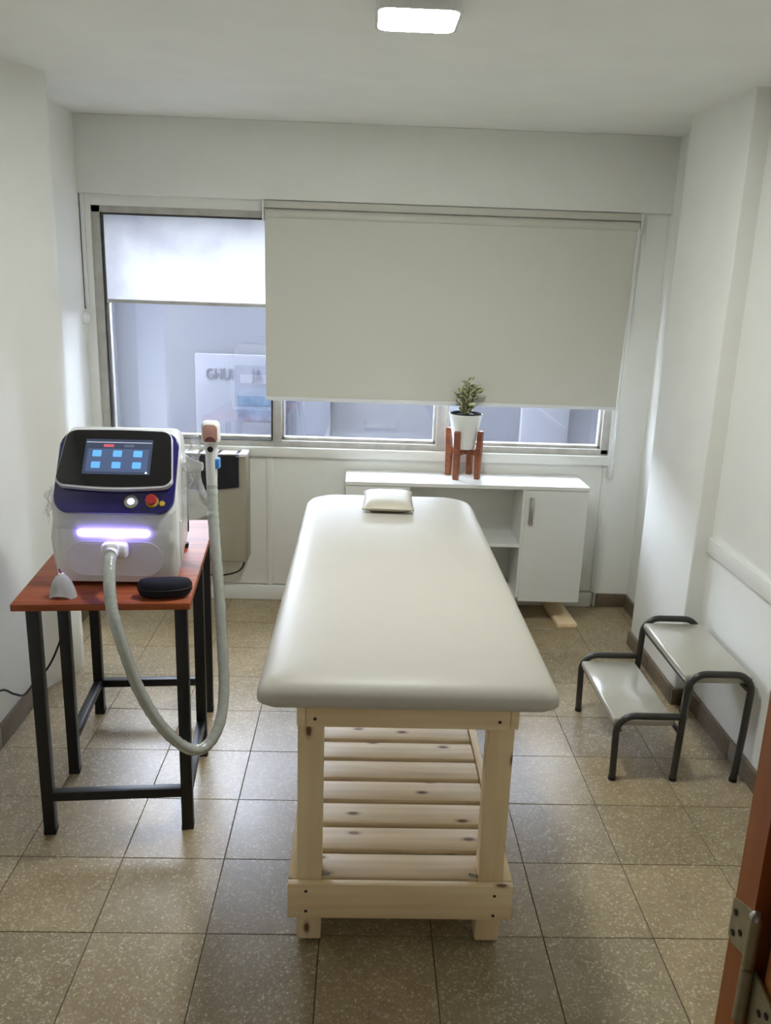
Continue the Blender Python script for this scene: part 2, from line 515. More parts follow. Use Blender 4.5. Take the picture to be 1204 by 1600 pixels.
# ---- front wall (door wall) and hall behind the camera
bm = bmesh.new()
box_bm(-0.95, 0.12, -1.32, -1.2, 0, ZC, bm=bm)
box_bm(1.10, 2.45, -1.32, -1.2, 0, ZC, bm=bm)
box_bm(0.12, 1.10, -1.32, -1.2, 2.06, ZC, bm=bm)
tag(obj('wall_front', bm, 'wall'), 'white wall with the doorway the view looks through', 'wall', kind='structure')
bm = bmesh.new()
box_bm(-0.95, 2.45, -2.55, -2.45, 0, ZC, bm=bm)
box_bm(-0.95, -0.85, -2.45, -1.32, 0, ZC, bm=bm)
box_bm(2.35, 2.45, -2.45, -1.32, 0, ZC, bm=bm)
tag(obj('wall_hall', bm, 'wall'), 'white hall walls behind the doorway', 'wall', kind='structure')

# ---- back wall: pieces round the window, beam, panelled apron
YB = 2.43
wb = obj('wall_back', box_bm(-0.95, 2.45, YB + 0.02, YB + 0.14, 0, 0.80), 'trim')
tag(wb, 'white back wall with panelled apron under the window and deep lintel', 'wall', kind='structure')
box('wall_side', -0.95, -0.645, YB, YB + 0.14, 0.8, ZC, 'wall', wb)
box('wall_side', 1.965, 2.45, YB, YB + 0.14, 0.0, ZC, 'wall', wb)
box('lintel', -0.95, 2.45, YB - 0.035, YB + 0.14, 2.035, ZC, 'wall', wb, bev=0.004)
box('head_board', -0.645, 1.965, YB + 0.005, YB + 0.14, 1.985, 2.035, 'trim', wb)
# the building's own outer face above and beside the window
for x0, x1, z0, z1 in ((-9, -0.66, -8, 13), (1.98, 9, -8, 13), (-0.66, 1.98, 2.0, 13), (-0.66, 1.98, -8, 0.80)):
    box('outer_face', x0, x1, YB + 0.141, YB + 0.30, z0, z1, 'facade', wb)
# apron boards
for x0, x1 in ((-0.69, 0.195), (0.215, 1.95)):
    box('panel', x0, x1, YB + 0.006, YB + 0.02, 0.085, 0.785, 'trim', wb, bev=0.002)
box('stile', 0.190, 0.222, YB - 0.001, YB + 0.02, 0.08, 0.79, 'trim', wb, bev=0.002)
box('stile', 1.945, 1.966, YB - 0.001, YB + 0.02, 0.08, 0.79, 'trim', wb, bev=0.002)
box('plinth', -0.69, 1.95, YB - 0.012, YB + 0.02, 0.0, 0.078, 'trim', wb, bev=0.003)
sill = box('trim_1', -0.69, 1.966, YB - 0.014, YB + 0.05, 0.787, 0.836, 'trim', None, bev=0.003)
tag(sill, 'white painted sill board running under the whole window', 'trim', kind='structure')

# ---- window
win = empty('window_1', (0.66, YB + 0.03, 0.84))
tag(win, 'wide weathered aluminium window with blind over its right part', 'window', kind='structure')
def wpart(name, x0, x1, z0, z1, y0, y1, mat='alu', bev=0.003, parent=win):
    o = box(name, x0 - 0.66, x1 - 0.66, y0 - YB - 0.03, y1 - YB - 0.03, z0 - 0.84, z1 - 0.84, mat, parent, bev=bev)
    return o
ya, yb = YB + 0.012, YB + 0.075
wpart('frame_head', -0.645, 1.965, 1.952, 1.990, ya, yb)
wpart('frame_bottom', -0.645, 1.965, 0.834, 0.868, ya, yb)
wpart('frame_side', -0.645, -0.600, 0.84, 1.99, ya, yb)
wpart('frame_side', 1.925, 1.965, 0.84, 1.99, ya, yb)
wpart('mullion', 0.222, 0.266, 0.84, 1.97, ya - 0.004, yb)
wpart('mullion', 1.062, 1.114, 0.84, 1.97, ya - 0.004, yb)
wpart('transom', -0.602, 0.224, 1.533, 1.549, ya + 0.006, yb)
wpart('transom', 0.264, 1.064, 1.533, 1.549, ya + 0.006, yb)
wpart('transom', 1.112, 1.928, 1.533, 1.549, ya + 0.006, yb)
# sashes: thin gasket frames
for x0, x1 in ((-0.60, 0.222), (0.266, 1.062), (1.114, 1.925)):
    wpart('sash_rail', x0, x1, 0.866, 0.884, ya + 0.02, yb - 0.008, 'alu', 0.002)
    wpart('sash_stile', x0, x0 + 0.014, 0.87, 1.535, ya + 0.02, yb - 0.008, 'alu', 0.002)
    wpart('sash_stile', x1 - 0.014, x1, 0.87, 1.535, ya + 0.02, yb - 0.008, 'alu', 0.002)
    wpart('pane', x0 + 0.012, x1 - 0.012, 0.880, 1.536, ya + 0.038, ya + 0.042, 'glass', 0)
    wpart('frosted_pane', x0, x1, 1.546, 1.955, ya + 0.030, ya + 0.035, 'frosted', 0)
wpart('gasket', -0.602, -0.592, 0.87, 1.955, ya - 0.003, ya + 0.02, 'alu_dark', 0.001)
wpart('gasket', -0.600, 0.222, 1.945, 1.953, ya - 0.002, ya + 0.02, 'alu_dark', 0.001)
wpart('gasket', 0.214, 0.222, 0.868, 1.53, ya - 0.002, ya + 0.02, 'alu_dark', 0.001)
wpart('gasket', -0.59, 0.218, 0.864, 0.869, ya - 0.002, ya + 0.02, 'alu_dark', 0.001)
# outside ledge
wpart('outer_ledge', -0.70, 2.02, 0.80, 0.855, yb, yb + 0.16, 'facade_trim', 0.003)

# ---- baseboards made of single skirting tiles
def skirting(name, label, x0, x1, segs, along, h):
    p = empty(name); tag(p, label, 'baseboard', kind='structure')
    for a, b in segs:
        if along == 'y': box('skirting_tile', x0, x1, a + 0.001, b - 0.001, 0, h, 'skirt', p, bev=0.002)
        else: box('skirting_tile', a + 0.001, b - 0.001, x0, x1, 0, h, 'skirt', p, bev=0.002)
    return p
skirting('baseboard_left', 'brown terrazzo skirting along the left wall', -0.612, -0.598, [(-1.2 + 0.3 * k, -0.9 + 0.3 * k) for k in range(8)] + [(1.2, 1.30)], 'y', 0.085)
skirting('baseboard_left_nook', 'brown terrazzo skirting behind the left pier', -0.692, -0.677, [(1.63 + 0.26 * k, 1.89 + 0.26 * k) for k in range(3)], 'y', 0.085)
skirting('baseboard_right', 'brown terrazzo skirting along the right wall behind the step stool', 2.074, 2.092, [(-1.2 + 0.3 * k, -0.9 + 0.3 * k) for k in range(8)] + [(1.2, 1.314)], 'y', 0.075)
skirting('baseboard_column', 'low skirting at the foot of the right column', 2.006, 2.022, [(1.329, 1.63), (1.63, 1.94)], 'y', 0.07)
skirting('baseboard_column_front', 'short skirting return on the front face of the right column', 1.315, 1.329, [(2.006, 2.073)], 'x', 0.07)
skirting('baseboard_nook', 'brown skirting tiles in the window nook side', 2.13, 2.147, [(1.95, 2.2), (2.2, 2.43)], 'y', 0.075)
skirting('baseboard_back', 'brown skirting tile in the nook beside the cabinet', YB - 0.012, YB + 0.005, [(1.975, 2.13)], 'x', 0.075)

# chair rail
rail = box('trim_2', 2.074, 2.092, -1.2, 1.33, 0.672, 0.738, 'trim', None, bev=0.006)
tag(rail, 'white chair rail along the right wall above the step stool', 'trim', kind='structure')

# ---- door jamb, door, hinge
jb = obj('trim_3', prism_bm([(1.05, -1.20), (1.10, -1.20), (1.10, -1.335), (1.068, -1.335), (1.068, -1.236), (1.05, -1.236)], 0, 2.06), 'door_wood')
tag(jb, 'reddish varnished wooden door jamb at the lower right edge', 'door frame', kind='structure')
dr = empty('door_1', (1.066, -1.25, 0))
tag(dr, 'open reddish wooden door hung on a steel hinge at lower right', 'door', kind='structure')
box('door_leaf', -0.008, 0.030, -0.78, -0.006, 0.01, 2.03, 'door_wood', dr, bev=0.003)
def hinge(z):
    h = empty('hinge', (1.05 - 1.066, -1.238 + 1.25, z)); h.parent = dr
    # upper leaf lies on the jamb face (x const), y forward into the room
    bm = bmesh.new()
    pts = [(0.041, 0.020), (0.041, -0.022), (0.034, -0.026), (0.010, -0.018), (0.0, -0.018), (0.0, 0.032), (0.012, 0.032)]
    pr = prism_bm(pts, 0, 0.0022)
    up_ = obj('leaf_plate', pr, 'brass', h, smooth=30)
    up_.matrix_local = frame((0.0, -0.002, 0.0), (0, 1, 0), (0, 0, 1)) @ Matrix.Translation((0, 0, -0.0022 + 0.0011))
    for sy, sz in ((0.032, 0.010), (0.032, -0.013), (0.019, -0.002)):
        s = obj('screw', lathe_bm([(0, 0), (0.0032, 0), (0.0032, 0.0006), (0.0, 0.0008)], 12), 'screw', up_, (sy, sz, -0.0006))
        s.rotation_euler = (math.pi, 0, 0)
    kn = obj('knuckle', tube_bm([(-0.002, -0.006, -0.018), (-0.002, -0.006, 0.034)], 0.0058, 14), 'brass', h, smooth=40)
    obj('pin_cap', lathe_bm([(0, 0.005), (0.004, 0.004), (0.0062, 0.001), (0.0062, -0.002), (0, -0.002)], 14), 'steel', h, (-0.002, -0.006, 0.036), smooth=40)
    obj('knuckle', tube_bm([(-0.002, -0.006, -0.080), (-0.002, -0.006, -0.021)], 0.0058, 14), 'brass', h, smooth=40)
    pts = [(0.0, 0.028), (0.0, -0.028), (-0.012, -0.028), (-0.040, -0.020), (-0.040, 0.020), (-0.012, 0.028)]
    lo = obj('leaf_plate', prism_bm(pts, 0, 0.0022), 'brass', h, smooth=30)
    lo.matrix_local = frame((0.0035, -0.008, -0.050), (0, 1, 0), (0, 0, 1))
    for sy, sz in ((-0.032, 0.009), (-0.032, -0.010), (-0.020, 0.0)):
        s = obj('screw', lathe_bm([(0, 0), (0.0032, 0), (0.0032, 0.0006), (0.0, 0.0008)], 12), 'screw', lo, (sy, sz, -0.0004))
        s.rotation_euler = (math.pi, 0, 0)
hinge(1.108)

# ================================================================== OUTSIDE
# (includes an unseen tall wall on the right, added to block sky light)
nb = empty('neighbouring_building', (0, 7.0, -3))
tag(nb, 'pale neighbouring building seen dimly through the window', 'building')
box('facade', -12, 12, 0, 0.5, -6, 4.75, 'facade', nb)
box('coping', -12, 12, -0.12, 0.5, 4.75, 4.95, 'facade_trim', nb)
for x in (-2.1, 0.1, 2.6):
    box('pilaster', x - 0.25, x + 0.25, -0.1, 0.02, -6, 4.75, 'facade_trim', nb, bev=0.01)
box('sky_blocker', 3.4, 3.8, -4.25, 0, -6, 16, 'facade', nb)  # unseen, added to cut grazing sky light on the left nook wall
box('ground_slab', -12, 12, -4.4, 0, -3.1, -3.0, 'facade', nb)
sb = box('sign_board', -1.03, -0.10, -0.16, -0.10, 2.95, 3.90, 'sign_board', nb, bev=0.01)
box('printed_strip', -0.04, 0.46, -0.036, -0.03, -0.20, 0.06, 'teal_faded', sb)
def text_part(body, size, loc, mat, parent, ext=0.004):
    cu = bpy.data.curves.new('lettering', 'FONT')
    cu.body = body; cu.size = size; cu.extrude = ext; cu.align_x = 'CENTER'; cu.align_y = 'CENTER'
    t = bpy.data.objects.new('tmp', cu); COL.objects.link(t)
    dg = bpy.context.evaluated_depsgraph_get()
    me = bpy.data.meshes.new_from_object(t.evaluated_get(dg))
    bpy.data.objects.remove(t)
    o = link_mesh('lettering', me, mat, parent)
    o.location = loc; o.rotation_euler = (R(90), 0, 0); o.scale = (0.72, 1, 1)
    return o
text_part('GHUI', 0.16, (-0.22, -0.034, 0.27), 'sign_grey', sb)
text_part('JA', 0.16, (0.16, -0.034, 0.27), 'sign_grey', sb)

# ================================================================== THINGS
# ---- ceiling lamp
lp = empty('ceiling_lamp', (0.797, 0.605, ZC))
tag(lp, 'lit square white LED panel on the ceiling', 'lamp')
obj('lamp_base', prism_bm(rrect(0.218, 0.218, 0.036), -0.024, 0), 'white_plastic', lp)
bm = bmesh.new()
oo = rrect(0.222, 0.222, 0.038); ii = rrect(0.206, 0.206, 0.030)
rings = [[bm.verts.new((x, y, z)) for x, y in p] for p, z in ((oo, -0.0242), (oo, -0.034), (ii, -0.034), (ii, -0.0242))]
n = len(oo)
for a, b in zip(rings, rings[1:] + rings[:1]):
    for k in range(n):
        bm.faces.new((a[k], a[(k + 1) % n], b[(k + 1) % n], b[k]))
obj('rim', bm, 'white_plastic', lp, smooth=40)
obj('diffuser', prism_bm(rrect(0.2055, 0.2055, 0.0295), -0.0335, -0.0243), 'lamp', lp)

# ---- roller blind
bl = empty('roller_blind', (1.08, 2.40, 1.985))
tag(bl, 'greige roller blind drawn most of the way down the window', 'blind')
bx = 1.08
def fabric():
    bm = bmesh.new()
    q = [(0.190, 1.955), (1.985, 1.955), (1.967, 1.098), (0.194, 1.098)]
    a = [bm.verts.new((x - bx, -0.006, z - 1.985)) for x, z in q]
    b = [bm.verts.new((x - bx, -0.003, z - 1.985)) for x, z in q]
    bm.faces.new(a); bm.faces.new(b[::-1])
    for k in range(4):
        bm.faces.new((a[k], a[(k + 1) % 4], b[(k + 1) % 4], b[k]))
    return bm
obj('fabric', fabric(), 'blind', bl)
obj('roller_tube', tube_bm([(0.192 - bx, -0.002, -0.012), (1.988 - bx, -0.002, -0.012)], 0.021, 20), 'blind_dark', bl, smooth=60)
box('head_rail', 0.186 - bx, 1.994 - bx, -0.01, 0.02, 0.012, 0.046, 'blind_dark', bl, bev=0.003)
box('bracket', 0.180 - bx, 0.187 - bx, -0.028, 0.02, -0.045, 0.046, 'white_plastic', bl, bev=0.002)
box('bracket', 1.993 - bx, 2.000 - bx, -0.028, 0.02, -0.045, 0.046, 'white_plastic', bl, bev=0.002)
box('bottom_bar', 0.193 - bx, 1.969 - bx, -0.011, 0.003, 1.082 - 1.985, 1.102 - 1.985, 'white_plastic', bl, bev=0.003)
ch = [(1.990 - bx, -0.014, -0.02), (1.985 - bx, -0.014, -0.45), (1.980 - bx, -0.014, -0.90), (1.983 - bx, -0.012, -1.12), (1.982 - bx, -0.010, -1.20), (1.977 - bx, -0.010, -1.213), (1.973 - bx, -0.010, -1.20), (1.972 - bx, -0.012, -1.08), (1.974 - bx, -0.012, -0.9), (1.982 - bx, -0.012, -0.4), (1.986 - bx, -0.012, -0.02)]
obj('bead_chain', tube_bm(catmull(ch, 5), 0.0022, 6), 'white_plastic', bl, smooth=60)
box('chain_holder', 1.970 - bx, 1.985 - bx, -0.002, 0.030, -1.26, -1.20, 'white_plastic', bl, bev=0.003)

# ---- cable duct and socket in the left window corner
cd = empty('cable_duct', (-0.683, 2.415, 1.47))
tag(cd, 'thin white cable duct running down the corner left of the window', 'cable duct')
box('duct', -0.006, 0.012, -0.004, 0.014, 0.045, ZC - 1.47, 'white_plastic', cd, bev=0.002)
box('dark_gap', -0.0068, -0.003, -0.006, 0.0, 0.03, ZC - 1.475, 'alu_dark', cd)
sk = empty('wall_socket', (-0.69, 2.385, 1.46))
tag(sk, 'small round white socket below the cable duct', 'socket')
o = obj('socket_body', lathe_bm([(0, 0), (0.030, 0), (0.030, 0.014), (0.026, 0.020), (0, 0.020)], 24), 'white_plastic', sk, smooth=35)
o.rotation_euler = (0, R(90), 0)
o = obj('socket_face', lathe_bm([(0, 0.02), (0.018, 0.02), (0.017, 0.026), (0, 0.026)], 20), 'trim', sk, smooth=35)
o.rotation_euler = (0, R(90), 0)

# ---- wall heater
ht = empty('wall_heater', (-0.125, 2.36, 0.245))
tag(ht, 'beige wall heater with black upper grille under the window', 'heater')
box('body', -0.22, 0.228, -0.055, 0.085, 0.0, 0.565, 'heater', ht, bev=0.012, seg=3)
# black upper grille with sagging lower edge
poly = []
for k in range(13):
    u = k / 12
    poly.append((-0.19 + 0.38 * u, 0.405 - 0.018 * math.sin(math.pi * u)))
poly += [(0.19, 0.562), (-0.19, 0.562)]
o = obj('grille', prism_bm(poly, 0, 0.012), 'heater_dark', ht)
o.matrix_local = frame((0, -0.053, 0), (1, 0, 0), (0, 0, 1))
for k in range(4):
    box('top_slat', -0.19 + k * 0.095, -0.11 + k * 0.095, -0.058, 0.05, 0.566, 0.574, 'heater', ht, bev=0.002)
box('top_slot', -0.192, 0.192, -0.05, 0.05, 0.562, 0.568, 'heater_dark', ht)
box('end_cap', 0.192, 0.230, -0.062, 0.07, 0.56, 0.577, 'white_plastic', ht, bev=0.003)
box('lower_panel', -0.20, 0.15, -0.058, -0.05, 0.05, 0.19, 'heater', ht, bev=0.002)
hc = [(0.20, 0.02, 0.01), (0.20, 0.0, -0.03), (0.17, -0.01, -0.065), (0.10, -0.01, -0.085), (0.02, 0.0, -0.09), (-0.10, 0.03, -0.095), (-0.2, 0.05, -0.10)]
obj('power_lead', tube_bm(catmull(hc, 8), 0.0045, 8), 'black_rubber', ht, smooth=60)

# ---- floating cabinet
cb = empty('wall_cabinet', (1.20, 2.29, 0.125))
tag(cb, 'white wall hung cabinet with open middle shelf and doors at both ends', 'cabinet')
cx, cy, cz = 1.20, 2.29, 0.125
def cpart(name, x0, x1, y0, y1, z0, z1, mat='white_lam', bev=0.0012, parent=None):
    return box(name, x0 - cx, x1 - cx, y0 - cy, y1 - cy, z0 - cz, z1 - cz, mat, parent or cb, bev=bev, seg=1)
X0, X1 = 0.606, 1.806
cpart('top', X0 - 0.002, X1 + 0.004, 2.150, 2.428, 0.712, 0.730)
cpart('bottom', X0, X1, 2.172, 2.428, 0.125, 0.143)
cpart('side_panel', X0, X0 + 0.018, 2.172, 2.428, 0.143, 0.712)
cpart('side_panel', X1 - 0.018, X1, 2.172, 2.428, 0.143, 0.712)
cpart('partition', 0.905, 0.923, 2.158, 2.42, 0.143, 0.712)
cpart('partition', 1.482, 1.500, 2.158, 2.42, 0.143, 0.712)
cpart('partition', 1.330, 1.345, 2.26, 2.42, 0.143, 0.410)
cpart('back_panel', X0, X1, 2.418, 2.428, 0.143, 0.712)
cpart('shelf', 0.923, 1.482, 2.160, 2.418, 0.410, 0.427)
d1 = cpart('door', X0, 0.912, 2.152, 2.170, 0.128, 0.709)
d2 = cpart('door', 1.496, X1 + 0.001, 2.152, 2.170, 0.126, 0.709)
def handle(parent, lx, lz):
    h = obj('handle', box_bm(-0.011, 0.011, -0.024, -0.014, -0.07, 0.07, 0.003), 'steel', parent, (lx, 0.0, lz), smooth=30)
    hb = h.data
    bm = bmesh.new(); bm.from_mesh(hb)
    box_bm(-0.005, 0.005, -0.016, -0.008, 0.055, 0.066, bm=bm)
    box_bm(-0.005, 0.005, -0.016, -0.008, -0.066, -0.055, bm=bm)
    bm.to_mesh(hb); bm.free()
    return h
handle(d2, 1.526 - (1.496 + X1) / 2, 0.605 - 0.4175)
handle(d1, 0.885 - (0.606 + 0.912) / 2, 0.605 - 0.4175)

# ---- pine offcut under the cabinet
wk = box('wood_offcut', -0.05, 0.05, -0.20, 0.10, 0, 0.024, 'pine_y', None, bev=0.002)
wk.location = (1.745, 2.262, 0.012); wk.rotation_euler = (0, 0, R(3))
tag(wk, 'short pale pine board lying on the floor under the cabinet', 'board')

# ---- plant stand
PX, PY = 1.196, 2.325
ps = empty('plant_stand', (PX, PY, 0.730), R(14))
tag(ps, 'four-legged stained wooden plant stand on the white cabinet', 'plant stand')
HL = 0.245
for k in range(4):
    a = R(45 + 90 * k)
    prof = [(-0.014, 0.0), (0.010, 0.0), (0.017, HL * 0.97), (0.014, HL), (-0.006, HL), (-0.010, HL * 0.97), (-0.010, 0.158), (-0.018, 0.150), (-0.018, 0.120)]
    bm = prism_bm([(p[0], p[1]) for p in prof], -0.013, 0.013)
    bmesh.ops.bevel(bm, geom=bm.edges[:], offset=0.0015, segments=1, profile=0.5, affect='EDGES')
    o = obj('leg', bm, 'stand_wood', ps, smooth=30)
    rad = 0.083
    d = Vector((math.cos(a), math.sin(a), 0))
    o.matrix_local = frame(d * rad, d, (0, 0, 1))
for k in range(2):
    a = R(45 + 90 * k)
    o = box('cross_bar', -0.074, 0.074, -0.010, 0.010, 0.120 + 0.0, 0.148 - 0.0005 * k, 'stand_wood', ps, bev=0.0015)
    o.rotation_euler = (0, 0, a)
# ---- potted plant
pp = empty('potted_plant', (PX, PY, 0.730 + 0.1485))
tag(pp, 'small variegated leafy plant in a white pot on the wooden stand', 'plant')
obj('pot', lathe_bm([(0, 0.0), (0.050, 0.0), (0.053, 0.004), (0.082, 0.172), (0.084, 0.176), (0.080, 0.176), (0.078, 0.160), (0, 0.160)], 40), 'white_pot', pp, smooth=35)
obj('inner_pot', lathe_bm([(0.0, 0.150), (0.068, 0.150), (0.072, 0.178), (0.077, 0.181), (0.079, 0.178), (0.077, 0.150), (0, 0.149)], 36), 'black_rubber', pp, smooth=35)
obj('soil', lathe_bm([(0.0705, 0.151), (0.0705, 0.166), (0.05, 0.171), (0.02, 0.174), (0, 0.175)], 24), 'soil', pp, smooth=60)
def leaf_mesh(L, W, bend):
    bm = bmesh.new()
    rows = []
    for t, wf in ((0.0, 0.12), (0.25, 0.75), (0.5, 1.0), (0.75, 0.78), (1.0, 0.04)):
        y = L * t
        z = -bend * L * t * t
        ww = W * wf / 2
        rows.append([bm.verts.new((-ww, y, z + 0.25 * ww)), bm.verts.new((0, y, z)), bm.verts.new((ww, y, z + 0.25 * ww))])
    for a, b in zip(rows, rows[1:]):
        for i in range(2):
            bm.faces.new((a[i], a[i + 1], b[i + 1], b[i]))
    bmesh.ops.solidify(bm, geom=bm.faces[:], thickness=0.0006)
    bmesh.ops.recalc_face_normals(bm, faces=bm.faces[:])
    me = bpy.data.meshes.new('leaf'); bm.to_mesh(me); bm.free()
    me.materials.append(M['leaf']); me.shade_smooth()
    return me
LM = [leaf_mesh(0.046, 0.028, 0.30), leaf_mesh(0.050, 0.030, 0.15), leaf_mesh(0.042, 0.027, 0.5)]
random.seed(11)
M['stem'] = plain('green_stem', (96, 104, 58), 0.6)
for s, (bx_, by_, tx, ty, tz) in enumerate(((0.0, 0.0, 0.010, 0.0, 0.158), (-0.012, -0.008, -0.048, -0.012, 0.082), (0.012, -0.006, 0.046, -0.012, 0.132), (0.004, 0.004, 0.036, 0.002, 0.090), (-0.010, 0.004, -0.024, 0.002, 0.128), (0.0, -0.012, 0.004, -0.035, 0.098))):
    base = Vector((bx_, by_, 0.172)); tip = Vector((tx, ty, 0.172 + tz))
    mid = (base + tip) / 2 + Vector((bx_ * 0.4, by_ * 0.4, 0.01))
    path = catmull([base, mid, tip], 6)
    obj('stem', tube_bm(path, 0.0022, 6), 'stem', pp, smooth=60)
    nl = 6 + int(tz * 34)
    for i in range(nl):
        t = 0.12 + 0.88 * i / (nl - 1)
        p = path[min(len(path) - 1, int(t * (len(path) - 1)))]
        az = i * 2.4 + s * 1.1 + random.uniform(-0.3, 0.3)
        el = R(random.uniform(22, 68))
        d = Vector((math.cos(az) * math.cos(el), math.sin(az) * math.cos(el), math.sin(el)))
        o = link_mesh('leaf', LM[(i + s) % 3], None, pp)
        xa = d.cross(Vector((0, 0, 1))).normalized()
        o.matrix_local = frame(p, xa, d) @ Matrix.Rotation(random.uniform(-1.1, 1.1), 4, 'Y')

# ---- treatment bed
bd = empty('treatment_bed', (0.807, 0.85, 0))
tag(bd, 'pine treatment bed with cream vinyl mattress and slatted lower shelf', 'bed')
def bp(name, x0, x1, y0, y1, z0, z1, mat, bev=0.003, parent=bd):
    return box(name, x0 - 0.807, x1 - 0.807, y0 - 0.85, y1 - 0.85, z0, z1, mat, parent, bev=bev)
YF, YE = -0.05, 1.66     # front and back faces of the legs
for y0, y1 in ((YF + 0.022, YF + 0.085), (YE - 0.085, YE - 0.022)):
    for x0, x1 in ((0.541, 0.604), (1.010, 1.073)):
        lg = bp('leg', x0, x1, y0, y1, 0.012, 0.712, 'pine_z')
        f = obj('foot_pad', lathe_bm([(0, -0.0065), (0.018, -0.0065), (0.02, 0.0), (0, 0.0)], 16), 'black_rubber', lg, (0, 0, -0.3555))
# bottom rails
fr_lo = bp('rail', 0.519, 1.098, YF, YF + 0.0218, 0.096, 0.198, 'pine_x')
bk_lo = bp('rail', 0.519, 1.098, YE - 0.0218, YE, 0.096, 0.198, 'pine_x')
bp('side_rail', 0.519, 0.5405, YF + 0.022, YE - 0.022, 0.100, 0.200, 'pine_y')
bp('side_rail', 1.0735, 1.098, YF + 0.022, YE - 0.022, 0.100, 0.200, 'pine_y')
# top rails
fr_hi = bp('rail', 0.562, 1.056, YF, YF + 0.0218, 0.646, 0.714, 'pine_x')
bk_hi = bp('rail', 0.562, 1.056, YE - 0.0218, YE, 0.646, 0.714, 'pine_x')
bp('side_rail', 0.540, 0.5618, YF, YF + 0.0219, 0.648, 0.714, 'pine_y')
bp('side_rail', 1.0562, 1.077, YF, YF + 0.0219, 0.648, 0.714, 'pine_y')
bp('side_rail', 0.6045, 0.626, YF + 0.022, YE - 0.022, 0.646, 0.714, 'pine_y')
bp('side_rail', 0.988, 1.0095, YF + 0.022, YE - 0.022, 0.646, 0.714, 'pine_y')
def screws(rail, xs, zs, rx, rz):
    for x in xs:
        for z in zs:
            s = obj('screw', lathe_bm([(0, 0), (0.0042, 0), (0.0042, 0.0012), (0, 0.0016)], 12), 'screw', rail, (x - rx, -0.0108, z - rz))
            s.rotation_euler = (R(90), 0, 0)
screws(fr_lo, (0.566,), (0.118, 0.178), 0.8085, 0.147)
screws(fr_lo, (1.050,), (0.110, 0.170), 0.8085, 0.147)
screws(fr_hi, (0.584, 1.030), (0.668,), 0.809, 0.680)
# slats of the lower shelf
random.seed(3)
ys = -0.024
n = 0
while ys < 1.55:
    yw = 0.094
    bp('slat', 0.545, 1.070, ys, ys + yw, 0.183 + random.uniform(-0.001, 0.001), 0.201, 'pine_slat', 0.004)
    ys += yw + 0.0195
    n += 1
bp('slat_bearer', 0.6045, 0.624, YF + 0.022, YE - 0.022, 0.140, 0.182, 'pine_y')
bp('slat_bearer', 0.990, 1.0095, YF + 0.022, YE - 0.022, 0.140, 0.182, 'pine_y')
for x in (0.612, 0.998):
    o = obj('bolt', tube_bm([(0, -0.012, 0), (0, 0.012, 0)], 0.004, 8), 'steel', bd, (x - 0.807, -0.016 - 0.85, 0.2045), smooth=40)
    o.rotation_euler = (0, 0, R(90 if x < 0.8 else 70))
# mattress
def mattress():
    bm = bmesh.new()
    W, L, H = 0.722, 1.845, 0.068
    # outline: square front corners, rounder and slightly tapered head
    poly = rrect(W, L, (0.045, 0.11, 0.11, 0.045), 8)
    poly = [(x * (1 - 0.012 * max(0, y / (L / 2))), y) for x, y in poly]
    levels = [(-0.030, 0.0), (-0.010, 0.001), (0.0, 0.010), (0.0, 0.024), (-0.005, 0.038), (-0.018, 0.052), (-0.038, 0.0605), (-0.07, 0.065), (-0.13, 0.067)]
    rings = []
    for off, z in levels:
        sx = (W / 2 + off) / (W / 2); sy = (L / 2 + off) / (L / 2)
        rings.append([bm.verts.new((x * sx, y * sy, z)) for x, y in poly])
    n = len(poly)
    for a, b in zip(rings, rings[1:]):
        for k in range(n):
            bm.faces.new((a[k], a[(k + 1) % n], b[(k + 1) % n], b[k]))
    bm.faces.new(rings[0][::-1])
    c = bm.verts.new((0, 0, 0.0685))
    for k in range(n):
        bm.faces.new((rings[-1][k], rings[-1][(k + 1) % n], c))
    return bm
mt = obj('mattress', mattress(), 'cream', bd, (0.807 - 0.807, 0.828 - 0.85, 0.7145), smooth=70)
# ---- pillow
def pillow_bm():
    bm = bmesh.new()
    N = 22
    gt, gb = [], []
    W, L, H = 0.205, 0.30, 0.045
    for j in range(N + 1):
        rt_, rb_ = [], []
        for i in range(N + 1):
            u, v = i / N * 2 - 1, j / N * 2 - 1
            h = H / 2 * (max(0, (1 - u ** 4)) * max(0, (1 - v ** 4))) ** 0.55
            pin = 1 - 0.05 * (1 - abs(u)) * abs(v) ** 3 * 0 
            x = W / 2 * u * (1 - 0.045 * (1 - v * v) * abs(u) ** 3) 
            y = L / 2 * v * (1 - 0.035 * (1 - u * u) * abs(v) ** 3)
            wr_ = 0.0016 * noise.noise(Vector((u * 2.5, v * 2.5, 3)))
            rt_.append(bm.verts.new((x, y, h * 1.15 + wr_ + 0.021)))
            if 0 < i < N and 0 < j < N:
                rb_.append(bm.verts.new((x, y, 0.021 - h * 0.93)))
            else:
                rb_.append(rt_[-1])
        gt.append(rt_); gb.append(rb_)
    for j in range(N):
        for i in range(N):
            bm.faces.new((gt[j][i], gt[j][i + 1], gt[j + 1][i + 1], gt[j + 1][i]))
            q = [gb[j][i], gb[j + 1][i], gb[j + 1][i + 1], gb[j][i + 1]]
            try: bm.faces.new(q)
            except ValueError: pass
    return bm
pl = obj('pillow', pillow_bm(), 'cream_pillow', None, (0.795, 1.53, 0.7822), (0, 0, R(-1.5)), smooth=80)
tag(pl, 'small flat cream vinyl pillow at the head of the bed', 'pillow')
